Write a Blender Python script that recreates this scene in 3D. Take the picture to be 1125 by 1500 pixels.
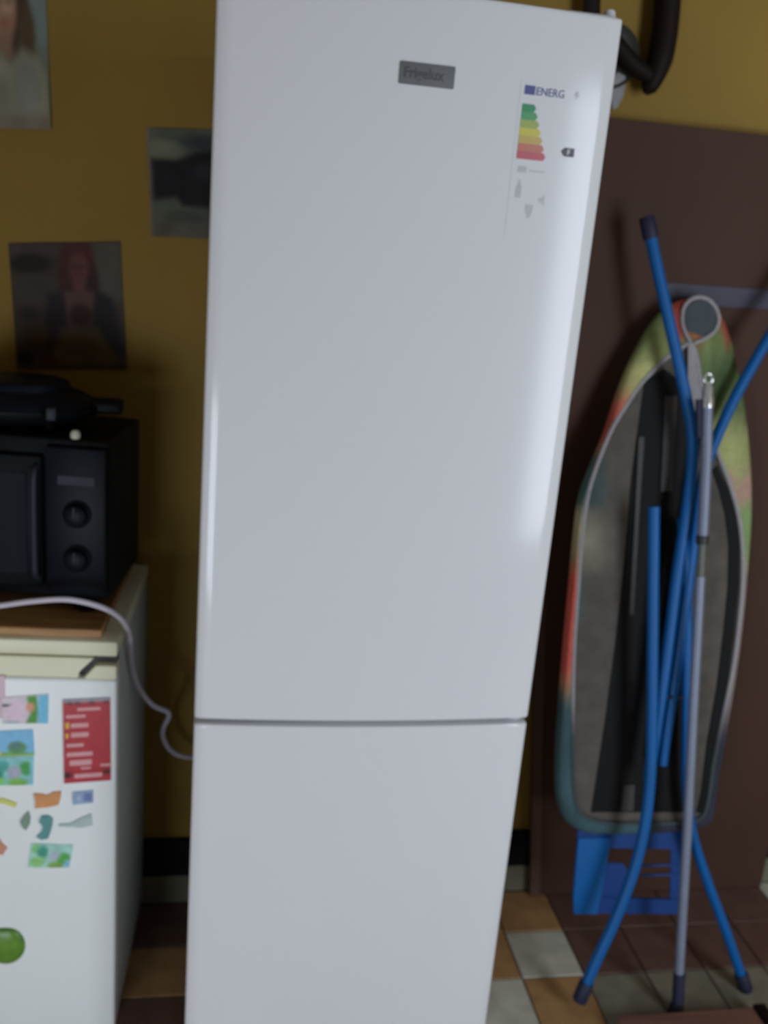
import bpy, bmesh, math, random
from mathutils import Vector, Matrix, noise

# ------------------------------------------------------------------ clear
for o in list(bpy.data.objects):
    bpy.data.objects.remove(o, do_unlink=True)
scene = bpy.context.scene
C = scene.collection
R0 = random.Random(7)

# ------------------------------------------------------------------ camera
FPX, IW, IH = 1400.0, 1125.0, 1500.0
CAM = Vector((-0.2492, -1.3683, 1.5448))
def rodrigues(r):
    r = Vector(r); a = r.length
    return Matrix.Rotation(a, 3, r / a)
CROT = Matrix(((1, 0, 0), (0, 0, -1), (0, 1, 0))) @ rodrigues((-0.28325, -0.16719, 0.05964))
cd = bpy.data.cameras.new('camera')
cam = bpy.data.objects.new('camera', cd); C.objects.link(cam)
cam.matrix_world = Matrix.Translation(CAM) @ CROT.to_4x4()
cd.sensor_fit = 'VERTICAL'; cd.sensor_height = 36.0; cd.sensor_width = 27.0
cd.lens = 36.0 * FPX / IH
cd.clip_start = 0.02; cd.clip_end = 50
cd.dof.use_dof = True
cd.dof.focus_distance = 0.75
cd.dof.aperture_fstop = (cd.lens / 1000) / 0.0052
scene.camera = cam

# ------------------------------------------------------------------ world, lights, exposure
scene.view_settings.view_transform = 'Standard'
scene.view_settings.look = 'None'
scene.view_settings.gamma = 1.0
scene.view_settings.use_curve_mapping = False
scene.view_settings.exposure = 0.0
w = bpy.data.worlds.new('world'); scene.world = w; w.use_nodes = True
w.node_tree.nodes['Background'].inputs[0].default_value = (0.75, 0.85, 1.0, 1)
w.node_tree.nodes['Background'].inputs[1].default_value = 0.25

def area_light(name, loc, sx, sy, power, color, rot=(math.radians(90), 0, 0)):
    l = bpy.data.lights.new(name, 'AREA'); l.shape = 'RECTANGLE'
    l.size = sx; l.size_y = sy; l.energy = power; l.color = color
    o = bpy.data.objects.new(name, l); C.objects.link(o)
    o.location = loc; o.rotation_euler = rot
    return o
# daylight through the balcony door behind the photographer, plus an added low-left fill lamp
DAY = (0.80, 0.895, 1.0)
area_light('door_daylight', (1.62, -2.15, 1.275), 0.76, 1.75, 41, DAY)
area_light('left_fill', (-1.20, -2.15, 0.50), 0.84, 0.82, 21, DAY)

# ------------------------------------------------------------------ helpers
def ray(u, v):
    return CROT @ Vector(((u - IW/2)/FPX, -(v - IH/2)/FPX, -1.0))
def onY(u, v, Y):                       # point of the plane y = Y that the photograph shows at (u, v)
    d = ray(u, v); return CAM + d * ((Y - CAM.y)/d.y)
def onL(u, v, b, a):                    # the same on the leaning plane y = b + a*z
    d = ray(u, v); return CAM + d * ((b + a*CAM.z - CAM.y)/(d.y - a*d.z))

def s2l(c):
    return tuple(((x/255)/12.92 if x/255 <= .04045 else ((x/255+.055)/1.055)**2.4) for x in c)
def alb(c, k=1.0):
    return tuple(min(.9, x*k) for x in s2l(c))

def mat(name, col, rough=.5, metal=0, spec=.5, grain=0, gscale=40, bump=0, bscale=200, attr=False, stretch=(1, 1, 1), coat=0):
    m = bpy.data.materials.new(name); m.use_nodes = True
    nt = m.node_tree; b = nt.nodes['Principled BSDF']
    b.inputs['Roughness'].default_value = rough; b.inputs['Metallic'].default_value = metal
    b.inputs['Specular IOR Level'].default_value = spec
    b.inputs['Coat Weight'].default_value = coat
    b.inputs['Base Color'].default_value = (*col, 1)
    tc = nt.nodes.new('ShaderNodeTexCoord'); mp = nt.nodes.new('ShaderNodeMapping')
    mp.inputs['Scale'].default_value = stretch
    nt.links.new(tc.outputs['Object'], mp.inputs['Vector'])
    src = None
    if attr:
        at = nt.nodes.new('ShaderNodeAttribute'); at.attribute_name = 'Col'; src = at.outputs['Color']
        nt.links.new(src, b.inputs['Base Color'])
    if grain:
        n = nt.nodes.new('ShaderNodeTexNoise'); n.inputs['Scale'].default_value = gscale; n.inputs['Detail'].default_value = 5
        nt.links.new(mp.outputs['Vector'], n.inputs['Vector'])
        rp = nt.nodes.new('ShaderNodeMapRange'); rp.inputs[3].default_value = 1-grain; rp.inputs[4].default_value = 1+grain
        rp.inputs[1].default_value = .25; rp.inputs[2].default_value = .75
        nt.links.new(n.outputs['Fac'], rp.inputs[0])
        mx = nt.nodes.new('ShaderNodeVectorMath'); mx.operation = 'MULTIPLY'
        if src: nt.links.new(src, mx.inputs[0])
        else: mx.inputs[0].default_value = col
        nt.links.new(rp.outputs[0], mx.inputs[1])
        nt.links.new(mx.outputs[0], b.inputs['Base Color'])
    if bump:
        n = nt.nodes.new('ShaderNodeTexNoise'); n.inputs['Scale'].default_value = bscale
        nt.links.new(mp.outputs['Vector'], n.inputs['Vector'])
        bp = nt.nodes.new('ShaderNodeBump'); bp.inputs['Strength'].default_value = bump; bp.inputs['Distance'].default_value = .002
        nt.links.new(n.outputs['Fac'], bp.inputs['Height']); nt.links.new(bp.outputs[0], b.inputs['Normal'])
    return m

ORG = {}                                # world origin of each thing and of its parts
def empty(name, loc, label, cat, group=None):
    o = bpy.data.objects.new(name, None); C.objects.link(o)
    o.empty_display_size = .05
    o.location = loc; ORG[o.name] = Vector(loc)
    tag(o, label, cat, group); return o
def tag(o, label, cat, group=None):
    o['label'] = label; o['category'] = cat
    if group: o['group'] = group
def obj(name, bm, m, parent=None, smooth=True, origin=None, angle=40):
    """link a bmesh given in world coordinates as one mesh object"""
    if parent is not None: org = ORG[parent.name]
    elif origin is not None: org = Vector(origin)
    else: org = Vector((0, 0, 0))
    bmesh.ops.translate(bm, verts=bm.verts, vec=-org)
    me = bpy.data.meshes.new(name)
    bm.to_mesh(me); bm.free()
    if smooth:
        for p in me.polygons: p.use_smooth = True
        me.set_sharp_from_angle(angle=math.radians(angle))
    for q in (m if isinstance(m, list) else [m]): me.materials.append(q)
    o = bpy.data.objects.new(name, me); C.objects.link(o)
    if parent is not None: o.parent = parent
    else: o.location = org
    ORG[o.name] = org
    return o
def bm_new(): return bmesh.new()
def add_box(bm, lo, hi, bev=0, seg=2, M=None):
    lo = Vector(lo); hi = Vector(hi)
    r = bmesh.ops.create_cube(bm, size=1)
    vs = r['verts']
    for v in vs:
        v.co = Vector((lo[i] + (v.co[i]+.5)*(hi[i]-lo[i]) for i in range(3)))
    allv = set(vs)
    if bev:
        es = {e for v in vs for e in v.link_edges}
        rb = bmesh.ops.bevel(bm, geom=list(es), offset=bev, segments=seg, affect='EDGES', profile=.5)
        allv = {v for v in vs if v.is_valid} | set(rb['verts'])
    if M is not None:
        for v in allv: v.co = M @ v.co
    return bm
def box(lo, hi, bev=0, seg=2, M=None): return add_box(bm_new(), lo, hi, bev, seg, M)
def catmull(pts, n=8):
    P = [Vector(p) for p in pts]; out = []
    for i in range(len(P)-1):
        a = P[i-1] if i else P[0]*2-P[1]; b, c = P[i], P[i+1]
        d = P[i+2] if i+2 < len(P) else P[-1]*2-P[-2]
        for k in range(n):
            t = k/n
            out.append(.5*((2*b)+(c-a)*t+(2*a-5*b+4*c-d)*t*t+(3*b-a-3*c+d)*t**3))
    out.append(P[-1]); return out
def add_tube(bm, pts, r, seg=12, caps=True, flat=None, closed=False):
    """round tube along points; r one radius or one per point; flat=(normal, factor) squashes it along a normal"""
    P = [Vector(p) for p in pts]; N = len(P); rings = []
    up = None
    for i, p in enumerate(P):
        if closed: t = (P[(i+1) % N]-P[i-1]).normalized()
        else: t = (P[min(i+1, N-1)]-P[max(i-1, 0)]).normalized()
        if up is None:
            up = t.orthogonal().normalized()
        up = (up - t*up.dot(t)).normalized(); s = t.cross(up)
        rr = r[i] if isinstance(r, (list, tuple)) else r
        ring = []
        for k in range(seg):
            a = 2*math.pi*k/seg
            off = (up*math.cos(a)+s*math.sin(a))*rr
            if flat: off -= flat[0]*off.dot(flat[0])*(1-flat[1])
            ring.append(bm.verts.new(p+off))
        rings.append(ring)
    for i in range(N if closed else N-1):
        a, b = rings[i], rings[(i+1) % N]
        for k in range(seg):
            bm.faces.new((a[k], a[(k+1) % seg], b[(k+1) % seg], b[k]))
    if caps and not closed:
        bm.faces.new(rings[0][::-1]); bm.faces.new(rings[-1])
    return bm
def tube(pts, r, **k): return add_tube(bm_new(), pts, r, **k)
def add_lathe(bm, prof, origin, axis, seg=28):
    """profile of (radius, height) turned about an axis"""
    ax = Vector(axis).normalized(); u = ax.orthogonal().normalized(); v = ax.cross(u); o = Vector(origin)
    rings = []
    for r, h in prof:
        rings.append([bm.verts.new(o+ax*h+(u*math.cos(2*math.pi*k/seg)+v*math.sin(2*math.pi*k/seg))*max(r, 1e-5)) for k in range(seg)])
    for a, b in zip(rings, rings[1:]):
        for k in range(seg): bm.faces.new((a[k], a[(k+1) % seg], b[(k+1) % seg], b[k]))
    bm.faces.new(rings[0][::-1]); bm.faces.new(rings[-1])
    bmesh.ops.recalc_face_normals(bm, faces=bm.faces)
    return bm
def lathe(prof, origin, axis, seg=28): return add_lathe(bm_new(), prof, origin, axis, seg)
def add_prism(bm, poly, depth):
    """polygon of 3-D points extruded by a vector"""
    a = [bm.verts.new(Vector(p)) for p in poly]; b = [bm.verts.new(Vector(p)+Vector(depth)) for p in poly]
    n = len(a)
    bm.faces.new(a); bm.faces.new(b[::-1])
    for i in range(n): bm.faces.new((a[i], b[i], b[(i+1) % n], a[(i+1) % n]))
    bmesh.ops.recalc_face_normals(bm, faces=bm.faces)
    return bm
def prism(poly, depth, bev=0):
    bm = add_prism(bm_new(), poly, depth)
    if bev: bmesh.ops.bevel(bm, geom=list(bm.edges), offset=bev, segments=2, affect='EDGES')
    return bm
def sheet(fpos, nx, ny, fcol, thick, inward):
    """printed sheet: fpos(s,t) front point, fcol(s,t) printed colour (linear), extruded back by thick"""
    bm = bm_new(); lay = bm.verts.layers.float_color.new('Col')
    inw = Vector(inward)*thick
    F = [[bm.verts.new(fpos(i/nx, j/ny)) for i in range(nx+1)] for j in range(ny+1)]
    for j in range(ny+1):
        for i in range(nx+1): F[j][i][lay] = (*fcol(i/nx, j/ny), 1)
    for j in range(ny):
        for i in range(nx): bm.faces.new((F[j][i], F[j][i+1], F[j+1][i+1], F[j+1][i]))
    rim = [F[0][i] for i in range(nx)]+[F[j][nx] for j in range(ny)]+[F[ny][i] for i in range(nx, 0, -1)]+[F[j][0] for j in range(ny, 0, -1)]
    G = [[bm.verts.new(v.co+inw) for v in r] for r in F]
    for r, g in zip(F, G):
        for a, b in zip(r, g): b[lay] = a[lay]
    for j in range(ny):
        for i in range(nx): bm.faces.new((G[j][i], G[j+1][i], G[j+1][i+1], G[j][i+1]))
    back = {id(a): b for r, g in zip(F, G) for a, b in zip(r, g)}
    n = len(rim)
    for i in range(n):
        p, q = rim[i], rim[(i+1) % n]
        bm.faces.new((p, back[id(p)], back[id(q)], q))
    bmesh.ops.recalc_face_normals(bm, faces=bm.faces)
    return bm
def bil(q, s, t):                       # q = tl, tr, br, bl ; t = 0 at the top
    return (q[0]*(1-s)+q[1]*s)*(1-t)+(q[3]*(1-s)+q[2]*s)*t
def smooth(a, b, x):
    if a == b: return float(x > a)
    t = max(0, min(1, (x-a)/(b-a))); return t*t*(3-2*t)
def lerp(a, b, f): return tuple(x+(y-x)*f for x, y in zip(a, b))
class Paint:
    """soft edged shapes laid over each other: the printed picture of a sheet"""
    def __init__(s, base, k=1, soft=.03, noise_amt=.12, nscale=7):
        s.k = k; s.base = alb(base, k); s.ops = []; s.soft = soft; s.na = noise_amt; s.ns = nscale
    def ell(s, x, y, rx, ry, c, rot=0, soft=None):
        s.ops.append(('e', x, y, rx, ry, alb(c, s.k), rot, soft or s.soft)); return s
    def poly(s, pts, c, soft=None):
        s.ops.append(('p', pts, alb(c, s.k), soft or s.soft)); return s
    def rect(s, x0, y0, x1, y1, c, soft=None):
        return s.poly([(x0, y0), (x1, y0), (x1, y1), (x0, y1)], c, soft)
    def __call__(s, u, v):
        c = s.base
        for o in s.ops:
            if o[0] == 'e':
                dx, dy = u-o[1], v-o[2]; ca, sa = math.cos(o[6]), math.sin(o[6])
                dx, dy = dx*ca+dy*sa, -dx*sa+dy*ca
                d = (math.hypot(dx/o[3], dy/o[4])-1)*min(o[3], o[4]); f = 1-smooth(-o[7], o[7], d); c = lerp(c, o[5], f)
            else:
                P = o[1]; ins = False; dm = 9
                for i in range(len(P)):
                    (x1, y1), (x2, y2) = P[i], P[(i+1) % len(P)]
                    if (y1 > v) != (y2 > v) and u < (x2-x1)*(v-y1)/(y2-y1)+x1: ins = not ins
                    L = (x2-x1)**2+(y2-y1)**2
                    t = max(0, min(1, ((u-x1)*(x2-x1)+(v-y1)*(y2-y1))/(L or 1)))
                    dm = min(dm, math.hypot(u-x1-t*(x2-x1), v-y1-t*(y2-y1)))
                d = -dm if ins else dm; f = 1-smooth(-o[3], o[3], d); c = lerp(c, o[2], f)
        if s.na:
            n = noise.noise(Vector((u*s.ns, v*s.ns, 3.3)))
            c = tuple(max(0, x*(1+n*s.na*2)) for x in c)
        return c
def text(body, size, m, parent, pos, right, up, extrude=.0004, name='lettering', align='LEFT', sx=1.0, bold=0):
    cu = bpy.data.curves.new(name, 'FONT'); cu.body = body; cu.size = size; cu.extrude = extrude
    cu.align_x = align; cu.resolution_u = 3; cu.offset = bold
    t = bpy.data.objects.new('tmp', cu); C.objects.link(t)
    dg = bpy.context.evaluated_depsgraph_get(); me = bpy.data.meshes.new_from_object(t.evaluated_get(dg))
    bpy.data.objects.remove(t, do_unlink=True)
    r = Vector(right).normalized(); u = Vector(up).normalized(); n = r.cross(u)
    org = ORG[parent.name]
    for v in me.vertices: v.co = Vector(pos)-org+r*v.co.x*sx+u*v.co.y+n*v.co.z
    me.materials.clear(); me.materials.append(m); me.name = name
    o = bpy.data.objects.new(name, me); C.objects.link(o); o.parent = parent; ORG[o.name] = org
    return o

# ------------------------------------------------------------------ materials
M = {}
M['ochre'] = mat('ochre wall paint', (.27, .165, .022), .75, grain=.13, gscale=3.0, bump=.25, bscale=60)
M['ceiling'] = mat('ceiling paint', (.40, .38, .34), .9, grain=.04)
M['grout'] = mat('grout', (.10, .085, .07), .9, grain=.2, gscale=80)
M['tile_beige'] = mat('beige grey tile', (.56, .55, .46), .45, grain=.22, gscale=18)
M['tile_brown'] = mat('orange brown tile', (.42, .235, .10), .45, grain=.22, gscale=18)
M['tile_beige_dim'] = mat('dimmed beige tile', (.24, .22, .165), .5, grain=.22, gscale=18)  # beige tile with the dimness of the lower right floor in its colour
M['tile_red'] = mat('dark red brown tile', (.14, .075, .058), .5, grain=.22, gscale=18)
M['skirt'] = mat('black skirting', (.006, .006, .009), .7, spec=.15, grain=.1)
M['skirt_tile'] = mat('greenish beige skirting tile', (.17, .165, .11), .5, grain=.15, gscale=12)
M['fridge'] = mat('white fridge lacquer', (.74, .745, .785), .12, spec=.33, grain=.012, gscale=2, bump=.02, bscale=160)
M['fridge_side'] = mat('white fridge cabinet', (.70, .70, .74), .4, grain=.01)
M['gasket'] = mat('grey door gasket', (.30, .31, .33), .7, grain=.05)
M['dark_plastic'] = mat('dark plastic', (.02, .02, .022), .5, grain=.1)
M['badge'] = mat('grey metal badge', (.155, .16, .172), .6, spec=.3, grain=.08, gscale=300, stretch=(1, 1, 12))
M['badge_ink'] = mat('dark badge lettering', (.075, .078, .085), .5, grain=.05)
M['print'] = mat('printed paper', (.5, .5, .5), .6, spec=.2, attr=True, grain=.04, gscale=90)
M['print_gloss'] = mat('printed glossy magnet', (.5, .5, .5), .3, attr=True, grain=.03, gscale=90)
M['film'] = mat('pale label film', (.705, .71, .755), .17, spec=.26, grain=.015)
M['ink_blue'] = mat('navy ink', (.09, .095, .28), .5, grain=.05)
M['ink_grey'] = mat('grey ink', (.50, .50, .54), .5, grain=.05)
M['ink_dark'] = mat('black ink', (.09, .09, .11), .5, grain=.05)
M['ink_white'] = mat('white ink', (.8, .8, .84), .4, grain=.02)
M['ink_pink'] = mat('pale pink ink', (.72, .36, .38), .5, grain=.05)
M['ink_yellow'] = mat('yellow ink', (.75, .42, .06), .5, grain=.05)
EN = [('A', (.03, .27, .12)), ('B', (.08, .33, .13)), ('C', (.33, .40, .10)), ('D', (.56, .52, .08)), ('E', (.52, .38, .10)), ('F', (.52, .17, .12)), ('G', (.50, .09, .12))]
for l, c in EN: M['energy_'+l] = mat('energy bar '+l, c, .35, grain=.03)
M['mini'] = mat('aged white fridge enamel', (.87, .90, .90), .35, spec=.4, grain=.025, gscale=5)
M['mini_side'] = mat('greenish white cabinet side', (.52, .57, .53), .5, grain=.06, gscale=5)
M['cream'] = mat('yellowed cream plastic', (.78, .76, .56), .45, grain=.05, gscale=9)
M['wood_board'] = mat('orange brown board', (.36, .19, .065), .5, grain=.3, gscale=14, stretch=(.6, 6, 6))
M['black_enamel'] = mat('black enamel', (.0035, .004, .0055), .5, spec=.12, grain=.15, gscale=8)
M['oven_glass'] = mat('dark oven glass', (.003, .005, .011), .5, spec=.12, grain=.1)
M['navy_plastic'] = mat('navy black plastic', (.004, .005, .011), .45, spec=.14, grain=.1)
M['dark_steel'] = mat('dull dark steel', (.020, .020, .034), .5, metal=.1, spec=.25, grain=.1)
M['cable'] = mat('white cable', (.62, .57, .66), .5, grain=.06)
M['hardboard'] = mat('brown hardboard', (.062, .027, .0165), .7, spec=.3, grain=.10, gscale=2.5, bump=.1, bscale=120)
M['hardboard_lit'] = mat('lit hardboard strip', (.10, .05, .033), .7, grain=.1)
M['blue'] = mat('blue lacquered tube', (.002, .105, .35), .42, spec=.3, grain=.08, gscale=15)
M['blue_plate'] = mat('blue lacquered plate', (.003, .04, .19), .5, spec=.3, grain=.1, gscale=15)
M['blue_dull'] = mat('dull violet blue strip', (.04, .038, .066), .6, grain=.1)
M['navy_cap'] = mat('navy rubber cap', (.012, .014, .045), .6, grain=.1)
M['cover'] = mat('printed cotton cover', (.5, .5, .5), .85, attr=True, grain=.12, gscale=120, bump=.3, bscale=300)
M['hem'] = mat('pale cotton hem', (.34, .32, .34), .85, grain=.15, gscale=150)
M['felt'] = mat('grey felt underside', (.16, .15, .14), .9, grain=.2, gscale=25, attr=True)
M['black_metal'] = mat('black metal channel', (.005, .005, .0055), .7, spec=.2, grain=.15)
M['alu'] = mat('brushed aluminium tube', (.21, .24, .33), .45, metal=.2, grain=.08, gscale=20)
M['chrome'] = mat('bright chrome', (.75, .76, .78), .25, metal=.8, grain=.04)
M['horn_wood'] = mat('dark red brown wood', (.011, .0045, .004), .65, spec=.2, grain=.3, gscale=10, stretch=(3, 3, .6))
M['old_metal'] = mat('greyed metal dish', (.05, .047, .040), .6, metal=.2, grain=.25, gscale=12)
M['plank'] = mat('reddish plank', (.24, .115, .085), .6, grain=.25, gscale=12, stretch=(.6, 5, 5))
M['green_magnet'] = mat('green glazed magnet', (.13, .27, .05), .35, attr=True, grain=.12, gscale=40)

# ------------------------------------------------------------------ room
WY = 0.60
def struct(o): o['kind'] = 'structure'; return o
XL, XR, YF, ZC = -1.75, 2.15, -2.2, 2.6
floor = struct(obj('floor', box((XL-.1, YF-.1, -.12), (XR+.1, WY+.1, -.004)), M['grout'], smooth=False))
struct(obj('ceiling', box((XL-.1, YF-.1, ZC), (XR+.1, WY+.1, ZC+.1)), M['ceiling'], smooth=False))
struct(obj('wall_back', box((XL-.1, WY, -.004), (XR+.1, WY+.12, ZC)), M['ochre'], smooth=False))
struct(obj('wall_left', box((XL-.1, YF, -.004), (XL, WY, ZC)), M['ochre'], smooth=False))
struct(obj('wall_right', box((XR, YF, -.004), (XR+.1, WY, ZC)), M['ochre'], smooth=False))
b = bm_new()
for lo, hi in (((XL, 0), (-1.64, ZC)), ((-1.64, 0), (-.76, .07)), ((-1.64, .93), (-.76, ZC)), ((-.76, 0), (1.22, ZC)), ((1.22, 2.17), (2.02, ZC)), ((1.22, 0), (2.02, .38)), ((2.02, 0), (XR, ZC))):
    add_box(b, (lo[0], YF-.1, lo[1]-.004), (hi[0], YF, hi[1]))
struct(obj('wall_front', b, M['ochre'], smooth=False))

# floor tiles, one by one where the photograph (or a step aside) can see them; joined further off
TS = .1455; X0, Y0 = .455, .5885
pat = {}
def tile_kind(i, j):
    fixed = {(-1, 0): 1, (0, 0): 1, (1, 0): 2, (2, 0): 2, (3, 0): 2, (4, 0): 2, (3, 1): 2, (-1, 1): 1, (0, 1): 0, (1, 1): 2, (2, 1): 2, (-1, 2): 0, (0, 2): 1, (1, 2): 3, (2, 2): 3, (3, 2): 3, (4, 2): 3, (4, 1): 2, (1, 3): 2}
    if (i, j) in fixed: return fixed[(i, j)]
    if i in (-6, -5) and j < 5: return (2, 1, 2, 2, 1)[j]
    h = (i*7+j*13+(i*j) % 5) % 5
    return (0, 1, 2, 1, 3)[h]
tm = [M['tile_beige'], M['tile_brown'], M['tile_red'], M['tile_beige_dim']]
tile_me = {}
def tile_bm(cx, cy):
    return box((cx-TS/2+.002, cy-TS/2+.002, -.004), (cx+TS/2-.002, cy+TS/2-.002, 0.0), .0012, 1)
for kd in range(4):
    bmx = box((-TS/2+.002, -TS/2+.002, -.005), (TS/2-.002, TS/2-.002, 0.0), .0012, 1)
    me = bpy.data.meshes.new('floor_tile'); bmx.to_mesh(me); bmx.free(); me.materials.append(tm[kd]); tile_me[kd] = me
far = [bm_new() for _ in range(4)]
for j in range(0, 19):
    for i in range(-14, 12):
        cx = X0+(i+.5)*TS; cy = Y0-(j+.5)*TS
        kd = tile_kind(i, j)
        if -9 <= i <= 5 and j <= 5:
            t = bpy.data.objects.new('floor_tile', tile_me[kd]); C.objects.link(t)
            t.parent = floor; t.location = (cx, cy, 0); t.rotation_euler = (0, 0, R0.choice((0, 1, 2, 3))*math.pi/2)
        else:
            add_box(far[kd], (cx-TS/2+.002, cy-TS/2+.002, -.005), (cx+TS/2-.002, cy+TS/2-.002, 0))
for kd in range(4):
    o = obj('far_floor_tiles', far[kd], tm[kd], floor, smooth=False); o['kind'] = 'stuff'
# skirting: a tiled foot with a black strip above
b = box((XL, WY-.012, 0), (XR, WY, .075), .002, 1)
struct(obj('baseboard_back', b, M['skirt_tile']))
b = box((XL, WY-.016, .075), (XR, WY, .172), .003, 1)
struct(obj('trim_1', b, M['skirt']))

# ------------------------------------------------------------------ tall fridge freezer
FW, FH = .545, 1.86
fr = empty('fridge_freezer', (0, .28, 0), 'tall white two-door fridge freezer standing in the middle of the photo', 'refrigerator')
BUL = .010
def fy(x): return -BUL*(1-(2*x/FW)**2)
def door_bm(z0, z1):
    prof = [(-FW/2, .058), (-FW/2, .006), (-FW/2+.0012, .0025), (-FW/2+.004, fy(-FW/2+.004)+.0003)]
    n = 28
    for k in range(1, n): 
        x = -FW/2+.004+(FW-.008)*k/n; prof.append((x, fy(x)))
    prof += [(FW/2-.004, fy(FW/2-.004)+.0003), (FW/2-.0012, .0025), (FW/2, .006), (FW/2, .058)]
    bm = bm_new()
    rows = []
    for z, ins in ((z0, .0035), (z0+.001, .0012), (z0+.0035, 0), (z0+.006, 0), (z0+.009, 0), (z1-.009, 0), (z1-.006, 0), (z1-.0035, 0), (z1-.001, .0012), (z1, .0035)):
        rows.append([bm.verts.new((x*(1-ins*2/FW), y+(ins if y < .05 else 0), z)) for x, y in prof])
    for a, c in zip(rows, rows[1:]):
        for k in range(len(prof)-1): bm.faces.new((a[k], a[k+1], c[k+1], c[k]))
        bm.faces.new((a[-1], a[0], c[0], c[-1]))
    bm.faces.new(rows[0][::-1]); bm.faces.new(rows[-1])
    bmesh.ops.recalc_face_normals(bm, faces=bm.faces)
    return bm
ZG = FH-1.0621                          # the gap between the two doors
b = box((-FW/2+.003, .064, .045), (FW/2-.003, .555, FH-.012), .006, 2)
obj('cabinet', b, M['fridge_side'], fr)
ud = obj('upper_door', door_bm(ZG+.0045, FH), M['fridge'], fr)
ld = obj('lower_door', door_bm(.085, ZG-.0045), M['fridge'], fr)
b = bm_new()
for z0, z1 in ((.10, ZG-.02), (ZG+.02, FH-.015)):
    add_box(b, (-FW/2+.014, .057, z0), (FW/2-.014, .066, z1), .002, 1)
obj('door_gasket', b, M['gasket'], fr)
obj('gap_rail', box((-FW/2+.008, .030, ZG-.012), (FW/2-.022, .0655, ZG+.012), .002, 1), M['gasket'], fr)
b = box((FW/2-.030, .012, ZG-.0035), (FW/2-.010, .064, ZG+.0035), .001, 1)
obj('middle_hinge', b, M['fridge_side'], fr)
b = prism([(FW/2-.075, .012, FH), (FW/2-.006, .012, FH), (FW/2-.004, .07, FH), (FW/2-.02, .10, FH), (FW/2-.085, .10, FH)], (0, 0, .004), .001)
add_lathe(b, [(.008, 0), (.008, .008), (.006, .0105), (.001, .011)], (FW/2-.012, .026, FH+.003), (0, 0, 1), 16)
obj('top_hinge_cover', b, M['fridge_side'], fr)
obj('plinth', box((-FW/2+.02, .075, .012), (FW/2-.02, .10, .083), .003, 1), M['dark_plastic'], fr)
for sx in (-1, 1):
    for y in (.12, .50):
        obj('foot', lathe([(.016, 0), (.018, .004), (.018, .014), (.009, .016), (.009, .05)], (sx*(FW/2-.05), y, 0), (0, 0, 1), 14), M['dark_plastic'], fr)
# badge
def fpt(u, v): return onY(u, v, 0)
bq = [fpt(585, 93), fpt(663, 101), fpt(661, 132), fpt(584, 121)]
zc = sum(p.z for p in bq)/4; xc = sum(p.x for p in bq)/4
bw, bh = .0745, .0275
b = box((xc-bw/2, fy(xc)-.0028, zc-bh/2), (xc+bw/2, fy(xc)+.003, zc+bh/2), .0012, 2)
bd = obj('maker_badge', b, M['badge'], ud)
text('Frigelux', .0185, M['badge_ink'], bd, (xc-.0325, fy(xc)-.0029, zc-.0052), (1, fy(xc+.03)/.03-fy(xc)/.03, 0), (0, 0, 1), .0005, sx=.92, bold=.0004)
# energy label, a sticker on the upper door
tl, br = fpt(765, 124), fpt(838, 352)
lx0, lz1, lz0 = tl.x-.004, tl.z+.004, br.z-.006
lx1 = lx0+.098
def lab(s, t): 
    x = lx0+(lx1-lx0)*s; return Vector((x, fy(x)-.0004, lz1+(lz0-lz1)*t))
film = obj('energy_label', sheet(lab, 10, 2, lambda s, t: (.72, .72, .77), .00025, (0, 1, 0)), M['fridge'], ud)
film['label'] = 'energy rating sticker with coloured bars'
LH = lz1-lz0
def lab_poly(name, pts, m, lift=.0009):
    """flat printed shape on the label, points in metres from its top left corner"""
    bm = bm_new(); vs = []
    for x, z in pts:
        X = lx0+x; vs.append(Vector((X, fy(X)-lift, lz1-z)))
    add_prism(bm, vs, (0, .0004, 0))
    return obj(name, bm, m, film, smooth=False)
lab_poly('flag', [(.006, .005), (.021, .005), (.021, .0165), (.006, .0165)], M['ink_blue'])
text('ENERG', .0145, M['ink_blue'], film, (lx0+.0225, fy(lx0+.0225)-.0010, lz1-.0160), (1, (fy(lx0+.072)-fy(lx0+.0225))/.0495, 0), (0, 0, 1), .0003, sx=.92)
lab_poly('lightning', [(.0800, .0055), (.0850, .0055), (.0825, .0095), (.0865, .0095), (.0790, .0165), (.0812, .0112), (.0778, .0112)], M['ink_grey'])
z = .0285
for k, (l, c) in enumerate(EN):
    wd = .0170+.0036*k; h = .01012
    lab_poly('energy_bar', [(.005, z), (.005+wd, z), (.0085+wd, z+h/2), (.005+wd, z+h), (.005, z+h)], M['energy_'+l])
    z += .0101
lab_poly('rating_arrow', [(.0685, .0835), (.0735, .0785), (.0885, .0785), (.0885, .0900), (.0735, .0900)], M['ink_dark'])
text('F', .0105, M['ink_white'], film, (lx0+.0775, fy(lx0+.0775)-.0013, lz1-.0880), (1, (fy(lx0+.0875)-fy(lx0+.0775))/.01, 0), (0, 0, 1), .0003)
for k, (x, wd) in enumerate(((.009, .0035), (.0135, .0035), (.018, .0035))):
    lab_poly('consumption_figure', [(x, .1085), (x+wd, .1085), (x+wd, .1165), (x, .1165)], M['ink_grey'])
lab_poly('consumption_line', [(.0255, .1125), (.048, .1125), (.048, .1145), (.0255, .1145)], M['ink_grey'])
lab_poly('bottle_symbol', [(.012, .127), (.015, .127), (.015, .132), (.0175, .135), (.0175, .150), (.0095, .150), (.0095, .135), (.012, .132)], M['ink_grey'])
lab_poly('speaker_symbol', [(.048, .148), (.053, .143), (.053, .158), (.048, .153), (.044, .153), (.044, .148)], M['ink_grey'])
lab_poly('snowflake_symbol', [(.026, .158), (.0375, .158), (.0375, .164), (.034, .176), (.030, .176), (.026, .164)], M['ink_grey'])

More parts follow.
